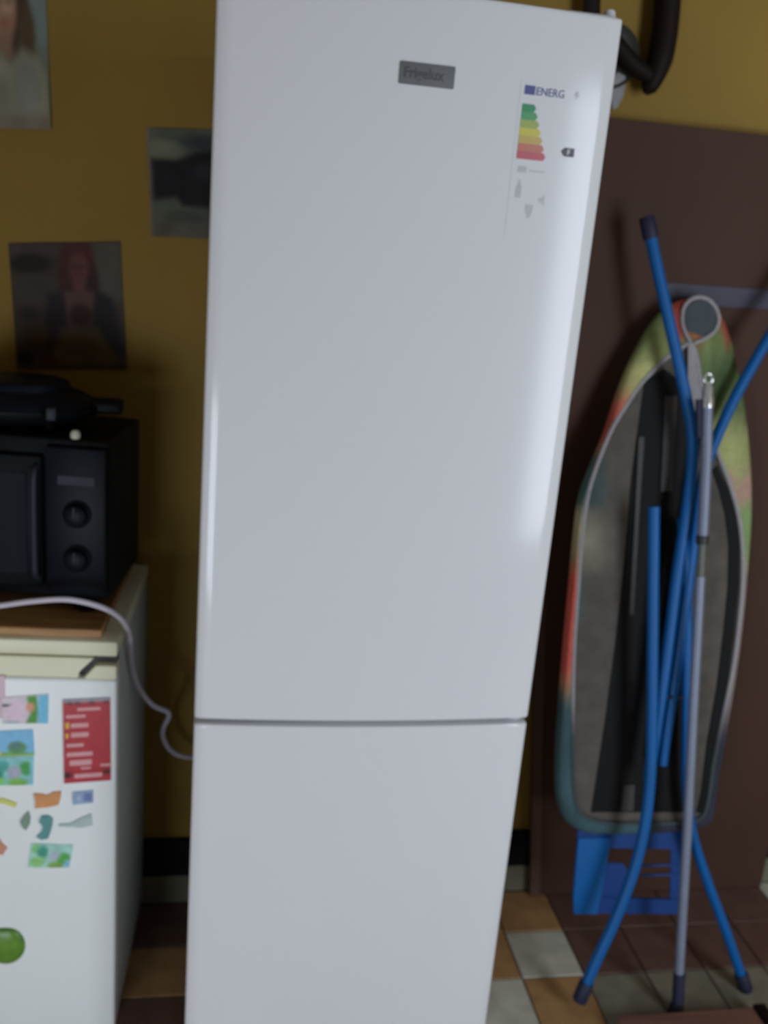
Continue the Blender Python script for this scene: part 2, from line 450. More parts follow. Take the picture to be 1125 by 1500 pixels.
# ------------------------------------------------------------------ mini fridge with worn cream trim
MA = math.radians(-3.0)
mo = Vector((-.4075, .18, 0))           # its front right lower corner
MR = Matrix.Translation(mo) @ Matrix.Rotation(MA, 4, 'Z')
mf = empty('mini_fridge', MR @ Vector((-.25, .2, 0)), 'low white fridge covered in magnets at the left edge', 'refrigerator')
MW_ = .52; MH = .85; MD = .40
def mbox(lo, hi, bev=0, seg=2): return box(lo, hi, bev, seg, MR)
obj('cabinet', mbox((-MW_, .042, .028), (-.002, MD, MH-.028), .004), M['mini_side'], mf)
obj('top_panel', mbox((-MW_-.002, .0, MH-.028), (0, MD+.002, MH), .005), M['cream'], mf)
md = obj('door', mbox((-MW_, .0, .036), (-.001, .040, MH-.0715), .006, 3), M['mini'], mf)
# cream grip rail along the top of the door, cut away at an angle on the right for the fingers
zt = MH-.033; zb = MH-.0705
gp = [(-MW_, zt), (-.040, zt), (-.066, zb+.010), (-.066, zb), (-MW_, zb)]
b = prism([MR @ Vector((x, .004, z)) for x, z in gp], MR.to_3x3() @ Vector((0, .03, 0)), .0015)
gr = obj('grip_rail', b, M['cream'], md)
b = prism([MR @ Vector((x, .001, z)) for x, z in ((-.057, zb), (-.036, zt-.0125), (-.002, zt-.0125), (-.002, zb))], MR.to_3x3() @ Vector((0, .034, 0)), .0015)
obj('door_corner', b, M['cream'], md)
obj('grip_recess', mbox((-MW_+.005, .020, zb), (-.004, .038, MH-.029), 0), M['dark_plastic'], md)
obj('plinth', mbox((-MW_+.01, .06, .0), (-.012, .09, .034), .003), M['dark_plastic'], mf)
for x in (-MW_+.04, -.04):
    obj('foot', lathe([(.014, 0), (.016, .004), (.016, .03)], MR @ Vector((x, MD-.05, 0)), (0, 0, 1), 14), M['dark_plastic'], mf)
MN = MR.to_3x3() @ Vector((0, -1, 0))
def mdoor(u, v, out=0):                 # point of the mini fridge's door face seen at (u, v)
    d = ray(u, v); p0 = mo+MN*out
    return CAM+d*((p0-CAM).dot(MN)/d.dot(MN))

# magnets
def magnet(name, corners, paint, label, thick=.0025, nx=26, ny=18, gloss=True, cat='magnet', group='magnets on the low fridge'):
    q = [mdoor(u, v, thick) for u, v in corners]
    ctr = (q[0]+q[1]+q[2]+q[3])/4
    bm = sheet(lambda s, t: bil(q, s, t), nx, ny, paint, thick-.0001, -MN)
    o = obj(name, bm, M['print_gloss' if gloss else 'print'], origin=ctr)
    tag(o, label, cat, group); return o
def outline_magnet(name, pts, col, label, thick=.004, m=None, cat='magnet', group='magnets on the low fridge'):
    q = [mdoor(u, v, thick) for u, v in pts]
    ctr = sum(q, Vector())/len(q)
    bm = prism(q, -MN*(thick-.0001), .0006)
    o = obj(name, bm, m or mat('magnet colour', alb(col, KM), .4, grain=.12, gscale=60), origin=ctr)
    tag(o, label, cat, group); return o
KM = 1.25
p = Paint((205, 195, 203), KM, .03, .06)
p.ell(.30, .55, .26, .40, (212, 190, 205)).ell(.05, .3, .13, .06, (80, 80, 95)).ell(.62, .38, .10, .2, (200, 140, 110))
p.poly([(.52, .02), (.74, .0), (.80, .55), (.76, 1), (.50, 1), (.62, .6)], (75, 140, 55)).ell(.62, .42, .08, .16, (205, 145, 115)).rect(.78, 0, 1.02, 1.02, (105, 180, 210), .05).ell(.2, .95, .2, .06, (150, 165, 175))
magnet('picture_magnet', [(3, 1022), (71, 1017), (70, 1060), (4, 1060)], p, 'picture magnet with a pink white blob and green stripe, left of the red card')
p = Paint((120, 178, 214), KM, .04, .05)
p.poly([(0, .86), (.4, .82), (1, .88), (1, 1), (0, 1)], (110, 160, 70)).ell(.62, .66, .22, .24, (88, 140, 100)).ell(.58, .58, .12, .14, (85, 125, 120)).ell(.08, .86, .16, .12, (200, 175, 160)).rect(.0, .96, 1, 1, (170, 205, 130), .03)
magnet('picture_magnet', [(-16, 1072), (48, 1069), (50, 1107), (-14, 1109)], p, 'square picture magnet of a bush under a blue sky, left edge, above a teal one')
p = Paint((135, 195, 195), KM, .05, .12, 5)
p.ell(.16, .5, .14, .36, (50, 135, 115)).ell(.3, .3, .13, .2, (80, 160, 150)).ell(.85, .4, .18, .26, (70, 150, 75)).ell(.55, .55, .16, .25, (160, 165, 180)).ell(.62, .9, .25, .16, (120, 175, 85)).ell(.2, .85, .14, .14, (130, 195, 110)).rect(.93, 0, 1.02, 1.02, (135, 195, 215))
magnet('picture_magnet', [(-14, 1110), (49, 1109), (48, 1150), (-12, 1151)], p, 'teal and green picture magnet directly under the blue sky one')
p = Paint((160, 205, 195), KM, .05, .12, 5)
p.ell(.12, .2, .10, .2, (125, 185, 120)).ell(.3, .35, .13, .3, (70, 150, 130)).ell(.2, .75, .18, .22, (140, 195, 125)).ell(.82, .6, .17, .26, (85, 165, 70)).ell(.6, .5, .12, .2, (165, 175, 190)).ell(.66, .9, .2, .16, (125, 165, 85)).ell(.95, .85, .1, .2, (140, 195, 215))
magnet('picture_magnet', [(46, 1236), (107, 1238), (101, 1271), (41, 1271)], p, 'skewed teal and green picture magnet, lowest of the cluster under the red card')
# red card with printed lines
p = Paint((166, 52, 60), KM, .012, .04)
p.rect(0, -.02, 1, .035, (150, 150, 160), .02)
for x0, x1 in ((.08, .2), (.26, .36), (.56, .66), (.86, .98)): p.ell((x0+x1)/2, .045, .07, .018, (60, 35, 42))
p.ell(.07, .90, .11, .035, (55, 28, 34)).ell(.93, .885, .10, .035, (55, 28, 34)).rect(0, .845, 1, .87, (150, 42, 50), .02)
q = [(92, 1025), (161, 1022), (162, 1143), (94, 1148)]
card = magnet('price_card', q, p, 'red rectangular card magnet with pale printed lines and dark corners', .003, 24, 40, True)
def card_strip(name, x0, y0, x1, y1, m, r=.5):
    Q = [mdoor(u, v, .0036) for u, v in q]
    pts = []
    for s, t in ((x0, y0+(y1-y0)*.2), (x0+.01, y0), (x1-.01, y0), (x1, y0+(y1-y0)*.3), (x1, y1-(y1-y0)*.2), (x1-.012, y1), (x0+.012, y1), (x0, y1-(y1-y0)*.25)):
        pts.append(bil(Q, s, t))
    obj(name, prism(pts, -MN*.0005), m, card, smooth=False)
for x0, y0, x1, y1 in ((.30, .105, .80, .14), (.06, .185, .48, .22), (.16, .285, .54, .335), (.16, .395, .54, .45), (.06, .525, .43, .565), (.06, .63, .62, .68), (.12, .725, .60, .79), (.36, .815, .58, .84), (.78, .79, 1.0, .82), (.22, .895, .82, .945)):
    card_strip('printed_line', x0, y0, x1, y1, M['ink_pink'])
for x0, y0, x1, y1 in ((.04, .27, .13, .345), (.04, .40, .11, .46)):
    card_strip('yellow_mark', x0, y0, x1, y1, M['ink_yellow'])
outline_magnet('map_magnet', [(49, 1163), (62, 1164), (68, 1166), (78, 1161), (89, 1160), (88, 1170), (85, 1180), (70, 1183), (58, 1184), (51, 1185), (52, 1175)], (196, 138, 88), 'orange map shaped magnet below the red card')
p = Paint((140, 160, 188), KM, .04, .1, 9)
p.rect(.55, .15, .95, .85, (105, 120, 165)).rect(.1, .2, .4, .8, (130, 150, 185)).ell(.3, .5, .1, .2, (165, 180, 200))
magnet('grey_magnet', [(106, 1161), (136, 1158), (136, 1176), (107, 1179)], p, 'small blue grey rectangular magnet right of the orange map', .003, 14, 10)
outline_magnet('pen_magnet', [(-10, 1173), (2, 1170), (12, 1173), (24, 1178), (22, 1184), (12, 1180), (2, 1177), (-10, 1179)], (200, 200, 110), 'thin yellow curved magnet at the left edge below the pictures')
outline_magnet('leaf_magnet', [(29, 1204), (34, 1196), (41, 1189), (44, 1198), (43, 1208), (38, 1217), (33, 1213)], (118, 140, 125), 'small grey green leaf shaped magnet left of the teal one')
tb = outline_magnet('map_magnet', [(57, 1204), (60, 1196), (70, 1195), (77, 1200), (76, 1210), (73, 1221), (70, 1229), (60, 1231), (53, 1226), (60, 1220), (63, 1212)], (88, 140, 140), 'dark teal map shaped magnet above the skewed picture magnet')
outline_magnet('wedge_magnet', [(86, 1208), (103, 1207), (118, 1199), (133, 1193), (135, 1210), (118, 1213), (102, 1212), (86, 1211)], (165, 182, 182), 'pale grey wedge shaped magnet right of the teal map')
outline_magnet('red_magnet', [(-12, 1228), (-4, 1226), (3, 1237), (10, 1243), (4, 1253), (-10, 1250)], (190, 135, 110), 'small orange red magnet cut by the left edge of the photo')
q2 = [mdoor(u, v, .001) for u, v in ((-40, 992), (7, 990), (8, 1052), (-39, 1054))]
o = obj('note', sheet(lambda s, t: bil(q2, s, t), 4, 4, lambda s, t: alb((205, 180, 192), KM), .0008, -MN), M['print'], origin=q2[0])
tag(o, 'pinkish paper note at the left edge, highest on the low fridge door', 'note')
# apple magnet: low dome with a dimple
b = bm_new(); lay = b.verts.layers.float_color.new('Col')
cpt = mdoor(8, 1384, 0); rgt = (mdoor(30, 1384)-mdoor(8, 1384)).normalized(); upv = Vector((0, 0, 1))
ru = (mdoor(36, 1384)-cpt).length; rv = (mdoor(8, 1355)-cpt).length
NR, NS = 7, 28; rings = []
for i in range(NR+1):
    f = i/NR; ring = []
    for k in range(NS):
        a = 2*math.pi*k/NS
        sq = 1+.05*math.cos(2*a)-.08*max(0, math.cos(a-math.pi/2))**8
        rr = math.sin(f*math.pi/2)
        v = b.verts.new(cpt+rgt*math.cos(a)*ru*sq*rr+upv*math.sin(a)*rv*sq*rr+MN*(.012*math.cos(f*math.pi/2)+.0002))
        c = lerp(alb((104, 146, 52), 1.0), alb((72, 118, 40), 1.0), f*f)
        n = noise.noise(v.co*70); v[lay] = (*[x*(1+.25*n) for x in c], 1); ring.append(v)
    rings.append(ring)
for A_, B_ in zip(rings, rings[1:]):
    for k in range(NS): b.faces.new((A_[k], A_[(k+1) % NS], B_[(k+1) % NS], B_[k]))
b.faces.new(rings[-1]); bmesh.ops.remove_doubles(b, verts=b.verts, dist=.00005); bmesh.ops.recalc_face_normals(b, faces=b.faces)
o = obj('apple_magnet', b, M['green_magnet'], origin=cpt)
tag(o, 'round green apple like magnet low on the white door', 'magnet', 'magnets on the low fridge')

# wooden board on the mini fridge, oven on the board
b = box((-MW_+.02, .012, MH+.0005), (-.028, .36, MH+.016), .002, 1, MR)
o = obj('wooden_board', b, M['wood_board'], origin=MR @ Vector((-.25, .2, MH)))
tag(o, 'orange brown wooden board on the low fridge under the black oven', 'board')

OA = math.radians(-8)
oo = Vector((-.432, .255, MH+.0165))
OR = Matrix.Translation(oo) @ Matrix.Rotation(OA, 4, 'Z')
ov = empty('mini_oven', OR @ Vector((-.22, .12, 0)), 'black table oven with knobs on the right, on the wooden board', 'oven')
OW, OD, OB, OT = .43, .235, .026, .312
def obox(lo, hi, bev=0, seg=2): return box(lo, hi, bev, seg, OR)
obj('body', obox((-OW, .012, OB), (0, OD, OT), .006), M['black_enamel'], ov)
dr = obj('door', obox((-OW+.006, -.004, OB+.02), (-.112, .012, OT-.03), .004), M['black_enamel'], ov)
obj('window', obox((-OW+.03, -.0055, OB+.045), (-.136, -.002, OT-.06), .001, 1), M['oven_glass'], dr)
b = tube([OR @ Vector(p) for p in catmull([(-.118, -.004, OT-.045), (-.118, -.022, OT-.055), (-.118, -.026, OT-.10), (-.118, -.026, OB+.08), (-.118, -.022, OB+.05), (-.118, -.004, OB+.04)], 6)], .0055, seg=10)
obj('door_handle', b, M['dark_steel'], dr)
cp = obj('control_panel', obox((-.106, -.002, OB+.012), (-.004, .013, OT-.012), .003), M['navy_plastic'], ov)
for z in (.185, .105):
    k = obj('knob', lathe([(.024, 0), (.024, .004), (.020, .006), (.0185, .018), (.016, .020), (.001, .020)], OR @ Vector((-.052, -.002, z)), OR.to_3x3() @ Vector((0, -1, 0)), 26), M['navy_plastic'], cp)
    obj('pointer', obox((-.054, -.0238, z-.002), (-.050, -.021, z+.017), .0005, 1), M['dark_steel'], cp)
obj('scale_plate', obox((-.085, -.003, .235), (-.022, -.001, .252), .0006, 1), M['dark_steel'], cp)
for x, y in ((-.045, .03), (-OW+.05, .03), (-.045, OD-.04), (-OW+.05, OD-.04)):
    obj('foot', lathe([(.017, 0), (.020, .003), (.022, OB)], OR @ Vector((x, y, 0)), (0, 0, 1), 18), M['navy_plastic'], ov)

# black lidded grill pan lying on the oven
gz = MH+.0165+OT
gc = OR @ Vector((-.19, .105, 0)); gc.z = gz+.0005
gl = empty('grill_pan', gc, 'black lidded grill pan with a stub handle on top of the black oven', 'pan')
def ring_body(prof, sx, sy, zoff=0):
    bm = lathe(prof, gc+Vector((0, 0, zoff)), (0, 0, 1), 40)
    for v in bm.verts:
        v.co.x = gc.x+(v.co.x-gc.x)*sx; v.co.y = gc.y+(v.co.y-gc.y)*sy
    return bm
obj('pan_body', ring_body([(.062, .012), (.090, .013), (.112, .024), (.118, .036), (.118, .040), (.110, .041)], 1.25, .92), M['black_enamel'], gl)
obj('lid', ring_body([(.117, .0415), (.114, .048), (.095, .060), (.080, .066), (.076, .078), (.068, .082), (.001, .083)], 1.2, .92), M['navy_plastic'], gl)
b = box((gc.x+.125, gc.y-.025, gz+.028), (gc.x+.185, gc.y+.022, gz+.052), .007, 3)
obj('handle', b, M['black_enamel'], gl)
obj('lid_clasp', box((gc.x+.070, gc.y-.112, gz+.030), (gc.x+.086, gc.y-.098, gz+.052), .003, 2), M['dark_steel'], gl)
for a in (.6, 2.5, -2.5, -.6):
    obj('foot', lathe([(.009, 0), (.010, .002), (.010, .0125)], gc+Vector((math.cos(a)*.075, math.sin(a)*.055, 0)), (0, 0, 1), 12), M['dark_plastic'], gl)
p = OR @ Vector((-.058, .004, 0))
o = obj('cream_knob', lathe([(.0065, 0), (.0085, .003), (.0085, .009), (.005, .014), (.001, .015)], (p.x, p.y+.014, gz+.0005), (0, 0, 1), 14), mat('cream glazed knob', (.62, .60, .50), .35, grain=.05), origin=(p.x, p.y+.014, gz))
tag(o, 'tiny cream knob lying on the front edge of the black oven', 'knob')

# white power cable over the corner of the mini fridge
path = [Vector((-.89, .50, .873)), Vector((-.895, .40, .873)), Vector((-.87, .30, .872)), Vector((-.80, .245, .873)), onY(-60, 894, .232), onY(0, 887, .225), onY(45, 881, .215), onY(95, 878, .205), onY(135, 885, .20), onY(165, 897, .20), onY(182, 912, .215), onY(190, 932, .25), onY(191, 958, .29), onY(195, 985, .33),
        onY(206, 1012, .37), onY(224, 1033, .40), onY(244, 1042, .43), onY(247, 1050, .45), onY(240, 1065, .47), onY(239, 1080, .49), onY(249, 1098, .51), onY(268, 1108, .53), onY(300, 1110, .57)]
o = obj('power_cable', tube(catmull(path, 6), .0050, seg=10), M['cable'], origin=path[5])
tag(o, 'white power cable looping over the low fridge corner toward the tall fridge', 'cable')

# ------------------------------------------------------------------ pictures on the wall
KP = 3.6
def poster(px, paint, label, nx=44, ny=52):
    q = [onY(u, v, WY-.002) for u, v in px]
    def f(s, t):
        P = bil(q, s, t)
        lift = .004*((1-s)**6+s**6)*(t**4)+.0015*math.sin(s*5+t*3)**2
        return P+Vector((0, -lift, 0))
    o = obj('wall_picture', sheet(f, nx, ny, paint, .0006, (0, 1, 0)), M['print'], origin=bil(q, .5, .5))
    tag(o, label, 'poster', 'pictures on the ochre wall'); return o
p = Paint((62, 66, 58), KP, .035, .08, 6)
p.rect(.78, .15, 1.02, .60, (64, 72, 70), .06)
p.ell(.52, .46, .30, .30, (38, 28, 17)).ell(.66, .55, .17, .20, (40, 32, 24), .3).ell(.80, .56, .08, .14, (48, 38, 26))
p.ell(.55, .43, .14, .16, (92, 70, 56)).ell(.60, .40, .06, .05, (110, 92, 76)).ell(.5, .40, .03, .012, (50, 36, 30)).ell(.62, .40, .03, .012, (50, 36, 30)).ell(.57, .50, .05, .015, (84, 50, 44)).rect(.48, .54, .64, .66, (80, 62, 50), .04)
p.poly([(.34, .70), (.52, .645), (.62, .68), (.74, .62), (.88, .66), (.97, .74), (1.0, 1.0), (.05, 1.02), (.1, .85)], (84, 82, 70), .04).ell(.78, .80, .14, .13, (78, 79, 72)).ell(.5, .85, .1, .1, (76, 74, 64)).rect(0, .93, 1, 1.02, (74, 68, 58), .03)
poster([(-82, -128), (62, -132), (75, 190), (-72, 186)], p, 'picture of a long haired person in a grey top, upper left corner')
p = Paint((58, 60, 52), KP*.78, .04, .15, 6)
p.ell(.66, .12, .42, .07, (38, 42, 44)).ell(.16, .2, .2, .10, (72, 74, 62)).poly([(.03, .27), (.3, .28), (.5, .20), (.8, .17), (1.02, .22), (1.02, .60), (.8, .62), (.62, .72), (.35, .71), (.28, .63), (.04, .66)], (16, 16, 18), .04).ell(.62, .38, .14, .08, (24, 24, 27)).rect(.0, .86, 1, 1.02, (58, 56, 50), .05).ell(.35, .8, .2, .06, (46, 48, 42))
for c in ((1.0),): p.rect(-.02, 0, .02, 1, (84, 70, 62), .01)
poster([(214, 187), (356, 191), (358, 352), (222, 346)], p, 'dark rocky landscape picture partly behind the tall fridge')
p = Paint((40, 32, 28), KP*.78, .035, .1, 6)
p.rect(0, 0, .5, .1, (44, 36, 34)).ell(.18, .16, .2, .08, (18, 14, 8)).ell(.2, .34, .2, .1, (38, 34, 28)).ell(.14, .55, .1, .06, (26, 20, 12)).rect(.74, 0, 1.02, .45, (50, 48, 42), .05)
p.ell(.60, .20, .17, .24, (48, 22, 20)).ell(.52, .3, .1, .14, (42, 22, 20)).ell(.71, .3, .08, .14, (34, 18, 18))
p.poly([(.32, .40), (.45, .36), (.75, .36), (.9, .43), (1.02, .9), (.9, .88), (.75, .65), (.40, .66), (.3, .9), (.24, .7)], (22, 18, 20), .04)
p.poly([(.47, .38), (.74, .38), (.70, .66), (.48, .66)], (56, 38, 36), .03).ell(.61, .57, .11, .09, (30, 18, 16)).ell(.61, .2, .085, .115, (66, 38, 36)).rect(.56, .29, .66, .38, (62, 38, 35), .03)
p.ell(.575, .19, .02, .01, (36, 20, 20)).ell(.645, .19, .02, .01, (36, 20, 20)).ell(.61, .25, .03, .01, (58, 24, 24))
p.poly([(.46, .68), (.74, .68), (.92, .95), (.30, 1.0), (.34, .85)], (54, 42, 26), .05).ell(.2, .72, .12, .1, (40, 28, 18)).ell(.3, .95, .08, .05, (42, 22, 14)).ell(.08, .92, .08, .08, (18, 14, 12)).rect(0, .97, 1, 1.02, (40, 30, 20), .02)
poster([(12, 356), (176, 354), (186, 541), (26, 541)], p, 'picture of a red haired person sitting, above the black oven')

# ------------------------------------------------------------------ brown board against the wall
PY = .566
xtl = onY(895, 172, PY); 
xb = onY(778, 1298, PY)
ptop = xtl.z
slope = (.532-.5697)/.33
pl = [(xb.x, .003), (xb.x+slope*(ptop-.003), ptop), (1.185, ptop), (1.185, .003)]
bm = prism([(x, PY, z) for x, z in pl], (0, .012, 0), .001)
pn = empty('brown_panel', (.85, PY, 0), 'tall plain brown hardboard sheet standing against the wall behind the ironing board', 'panel')
obj('face', bm, M['hardboard'], pn)
e0 = Vector((pl[0][0], PY-.003, pl[0][1])); e1 = Vector((pl[1][0], PY-.003, pl[1][1]))
bm = prism([e0, e0+Vector((.026, 0, 0)), e1+Vector((.026, 0, 0)), e1], (0, .0029, 0), .0008)
obj('lit_strip', bm, M['hardboard_lit'], pn)  # lighter strip paints the lit left margin of the panel
# blue strip across the panel
q = [onY(972, 414, PY-.004), onY(1180, 428, PY-.004), onY(1180, 456, PY-.004), onY(978, 445, PY-.004)]
o = obj('blue_strip', prism(q, (0, .0036, 0), .0008), M['blue_dull'], origin=q[0])
tag(o, 'dull violet blue strip across the brown panel behind the ironing board tip', 'strip')

# ------------------------------------------------------------------ ironing board, folded, standing on its feet
LA = .173
LB = .215                               # legs lie near the plane y = LB + LA*z
BB = LB+.050                            # underside of the board
def LP(u, v, off=0): return onL(u, v, LB+off, LA)
def BP(u, v, off=0): return onL(u, v, BB+off, LA)
nrm = Vector((0, -1, LA)).normalized()  # out of the board's underside, toward the camera
ib = empty('ironing_board', (.80, .24, 0), 'folded ironing board with blue tube legs and a floral cover, leaning on the brown panel', 'ironing board')
outer = [(1016, 436), (985, 446), (958, 473), (930, 524), (908, 578), (888, 640), (868, 690), (852, 735), (844, 800), (838, 870), (831, 940), (826, 1000), (821, 1060), (818, 1120), (819, 1170), (830, 1203), (858, 1219), (900, 1222), (950, 1221), (1000, 1218), (1030, 1212), (1046, 1196), (1052, 1150), (1062, 1090), (1075, 1010), (1086, 930), (1094, 850), (1100, 775), (1101, 715), (1097, 650), (1090, 590), (1080, 540), (1068, 490), (1048, 450)]
inner = [(1009, 500), (996, 510), (975, 524), (955, 543), (935, 565), (913, 598), (893, 632), (870, 690), (858, 735), (850, 800), (845, 870), (840, 940), (838, 1005), (838, 1060), (838, 1120), (840, 1160), (850, 1190), (880, 1203), (940, 1205), (1000, 1203), (1026, 1196), (1036, 1170), (1043, 1120), (1055, 1060), (1070, 990), (1080, 920), (1086, 850), (1085, 790), (1078, 745), (1066, 705), (1052, 670), (1038, 625), (1026, 570), (1018, 520)]
def chain(pts, fn, n=3):
    P = catmull([Vector((u, v, 0)) for u, v in pts+[pts[0]]], n)[:-1]
    return [fn(p.x, p.y) for p in P]
O3 = chain(outer, lambda u, v: BP(u, v)); I3 = chain(inner, lambda u, v: BP(u, v))
IPX = [p for p in catmull([Vector((u, v, 0)) for u, v in inner+[inner[0]]], 3)[:-1]]
OPX = [p for p in catmull([Vector((u, v, 0)) for u, v in outer+[outer[0]]], 3)[:-1]]
# core board behind the cover
core = [p-nrm*.006 for p in O3]
cen = sum(O3, Vector())/len(O3)
obj('core', prism([cen+(p-cen)*.985-nrm*.004 for p in O3], -nrm*.020), M['felt'] if False else M['black_metal'], ib)
# cover: rolled rim from the hem over the edge to the far face
KC = 3.5
def cover_col(u, v):
    c = alb((84, 86, 56), KC)
    L = u < (1010 if v < 620 else 960)
    def mix(col, f): 
        nonlocal c
        c = lerp(c, alb(col, KC), max(0, min(1, f)))
    mix((58, 66, 36), 1-smooth(480, 560, v))
    if v < 520: mix((96, 36, 28), (smooth(968, 990, u)-smooth(1022, 1034, u))*(1-smooth(490, 505, v))+(smooth(1048, 1056, u))*(smooth(455, 465, v)-smooth(484, 496, v)))
    if L:
        mix((100, 98, 62), smooth(520, 545, v)-smooth(572, 590, v))
        mix((118, 56, 46), smooth(574, 590, v)-smooth(650, 668, v))
        mix((46, 66, 66), smooth(655, 675, v)-smooth(735, 750, v))
        mix((112, 104, 84), smooth(740, 760, v)-smooth(810, 830, v))
        mix((122, 52, 44), smooth(815, 840, v)-smooth(990, 1010, v))
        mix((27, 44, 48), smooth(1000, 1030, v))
    else:
        mix((44, 56, 32), smooth(500, 530, v)-smooth(600, 640, v))
        mix((90, 92, 58), smooth(610, 640, v)-smooth(685, 705, v))
        mix((104, 80, 74), smooth(690, 710, v)-smooth(730, 745, v))
        mix((70, 84, 52), smooth(735, 750, v)-smooth(800, 840, v))
        mix((74, 66, 64), smooth(810, 850, v))
        mix((20, 21, 30), smooth(1000, 1090, v))  # shade at the lower right painted into the cover
    n = noise.noise(Vector((u*.03, v*.03, 1.7)))
    return tuple(x*(1+.35*n) for x in c)
b = bm_new(); lay = b.verts.layers.float_color.new('Col')
N = len(O3); rows = []
prof = [(0.0, .004), (.35, .0065), (.75, .006), (1.0, 0), (1.02, -.012), (1.0, -.024), (.9, -.029)]
for f, h in prof:
    row = []
    for i in range(N):
        pnt = I3[i]+(O3[i]-I3[i])*f+nrm*h
        v = b.verts.new(pnt); ipx = IPX[i]+(OPX[i]-IPX[i])*min(f, 1)
        jx = 12*noise.noise(Vector((i*.4, f*3, 0)))
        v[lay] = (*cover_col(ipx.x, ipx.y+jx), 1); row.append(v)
    rows.append(row)
for A_, B_ in zip(rows, rows[1:]):
    for i in range(N): b.faces.new((A_[i], A_[(i+1) % N], B_[(i+1) % N], B_[i]))
b.faces.new(rows[-1])
bmesh.ops.recalc_face_normals(b, faces=b.faces)
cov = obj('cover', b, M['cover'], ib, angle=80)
cov['label'] = 'floral cotton cover in green, red and teal'
hb = tube([p+nrm*.0045 for p in I3], .0046, seg=8, closed=True)
hl = hb.verts.layers.float_color.new('Col'); hb.verts.ensure_lookup_table()
for k, v in enumerate(hb.verts):
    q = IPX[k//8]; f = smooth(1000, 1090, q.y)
    v[hl] = (*lerp((.36, .34, .36), (.055, .07, .072), f), 1)  # pale hem darkened low down, shade put into its colour
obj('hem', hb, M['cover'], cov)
# drawn loop of the hem at the tip
loop = [(1012, 502), (1003, 486), (999, 468), (1003, 448), (1018, 436), (1036, 438), (1049, 452), (1053, 470), (1046, 486), (1032, 496), (1016, 503)]
obj('drawstring_loop', tube(catmull([BP(u, v, -.009) for u, v in loop], 4), .0042, seg=8), M['hem'], cov)
obj('tip_opening', prism([BP(1026+(u-1026)*.9, 469+(v-469)*.9, -.0072) for u, v in loop[1:-1]], -nrm*.002), mat('dark teal opening', (.05, .065, .075), .8, grain=.1), cov)
obj('drawstring', prism([BP(u, v, -.010) for u, v in ((1008, 503), (1017, 503), (1024, 560), (1032, 600), (1016, 605), (1008, 560))], -nrm*.003), M['hem'], cov)
# felt underside with patches of the print showing along the left
def felt_col(u, v):
    c = (.095, .082, .070)
    f = (smooth(905, 860, u) if False else 1-smooth(862, 905, u))
    t = 0
    c = lerp(c, (.045, .085, .09), f*(smooth(650, 680, v)-smooth(730, 755, v)))
    c = lerp(c, (.28, .26, .19), f*(smooth(745, 765, v)-smooth(815, 835, v))*.8)
    c = lerp(c, (.09, .12, .12), (1-smooth(845, 866, u))*(smooth(825, 850, v)-smooth(890, 915, v)))
    return c
b = bm_new(); lay = b.verts.layers.float_color.new('Col')
IPX = [p for p in catmull([Vector((u, v, 0)) for u, v in inner+[inner[0]]], 3)[:-1]]
cx, cy = 968, 860
axis = lambda p: Vector((968+(p.y-860)*-.06+ (10 if p.y < 560 else 0), min(max(p.y, 540), 1180), 0))
rows = []
for f in (1, .85, .7, .5, .3, .1, 0):
    row = []
    for p in IPX:
        a = axis(p); x = a.x+(p.x-a.x)*f; y = a.y+(p.y-a.y)*f
        v = b.verts.new(BP(x, y, -.001)); v[lay] = (*felt_col(x, y), 1); row.append(v)
    rows.append(row)
n = len(IPX)
for A_, B_ in zip(rows, rows[1:]):
    for i in range(n):
        b.faces.new((A_[i], A_[(i+1) % n], B_[(i+1) % n], B_[i]))
bmesh.ops.remove_doubles(b, verts=b.verts, dist=.0002); bmesh.ops.recalc_face_normals(b, faces=b.faces)
for f in b.faces:
    if f.normal.dot(nrm) < 0: f.normal_flip()
obj('underside', b, M['felt'], ib)
# dark steel channel the legs fold into, their shadow painted in, and dark lip on the right
ch = [(944, 560), (972, 540), (1000, 560), (1012, 640), (1012, 800), (1010, 1000), (1004, 1190), (866, 1190), (886, 1060), (902, 940), (915, 820), (925, 700)]
obj('leg_channel_shade', prism([BP(u, v, -.003) for u, v in ch], -nrm*.003), M['black_metal'], ib)
for px in ([(936, 640), (944, 640), (936, 760), (928, 900), (922, 900), (930, 760)], [(992, 580), (975, 580), (968, 720), (985, 720)], [(914, 1150), (930, 1150), (928, 1188), (910, 1188)]):
    obj('channel_rib', prism([BP(u, v, -.0085) for u, v in px], -nrm*.005), mat('grey metal rib', (.03, .028, .028), .6, grain=.1), ib)
lip = [(1051, 682), (1066, 715), (1078, 755), (1083, 800), (1082, 860), (1075, 930), (1064, 1010), (1050, 1090), (1040, 1160), (1030, 1192)]
lipi = [(1021, 1190), (1028, 1160), (1036, 1090), (1050, 1010), (1060, 930), (1067, 860), (1068, 800), (1063, 755), (1053, 715), (1044, 690)]
obj('edge_lip', prism([BP(u, v, -.004) for u, v in lip+lipi], -nrm*.0035), M['black_metal'], ib)
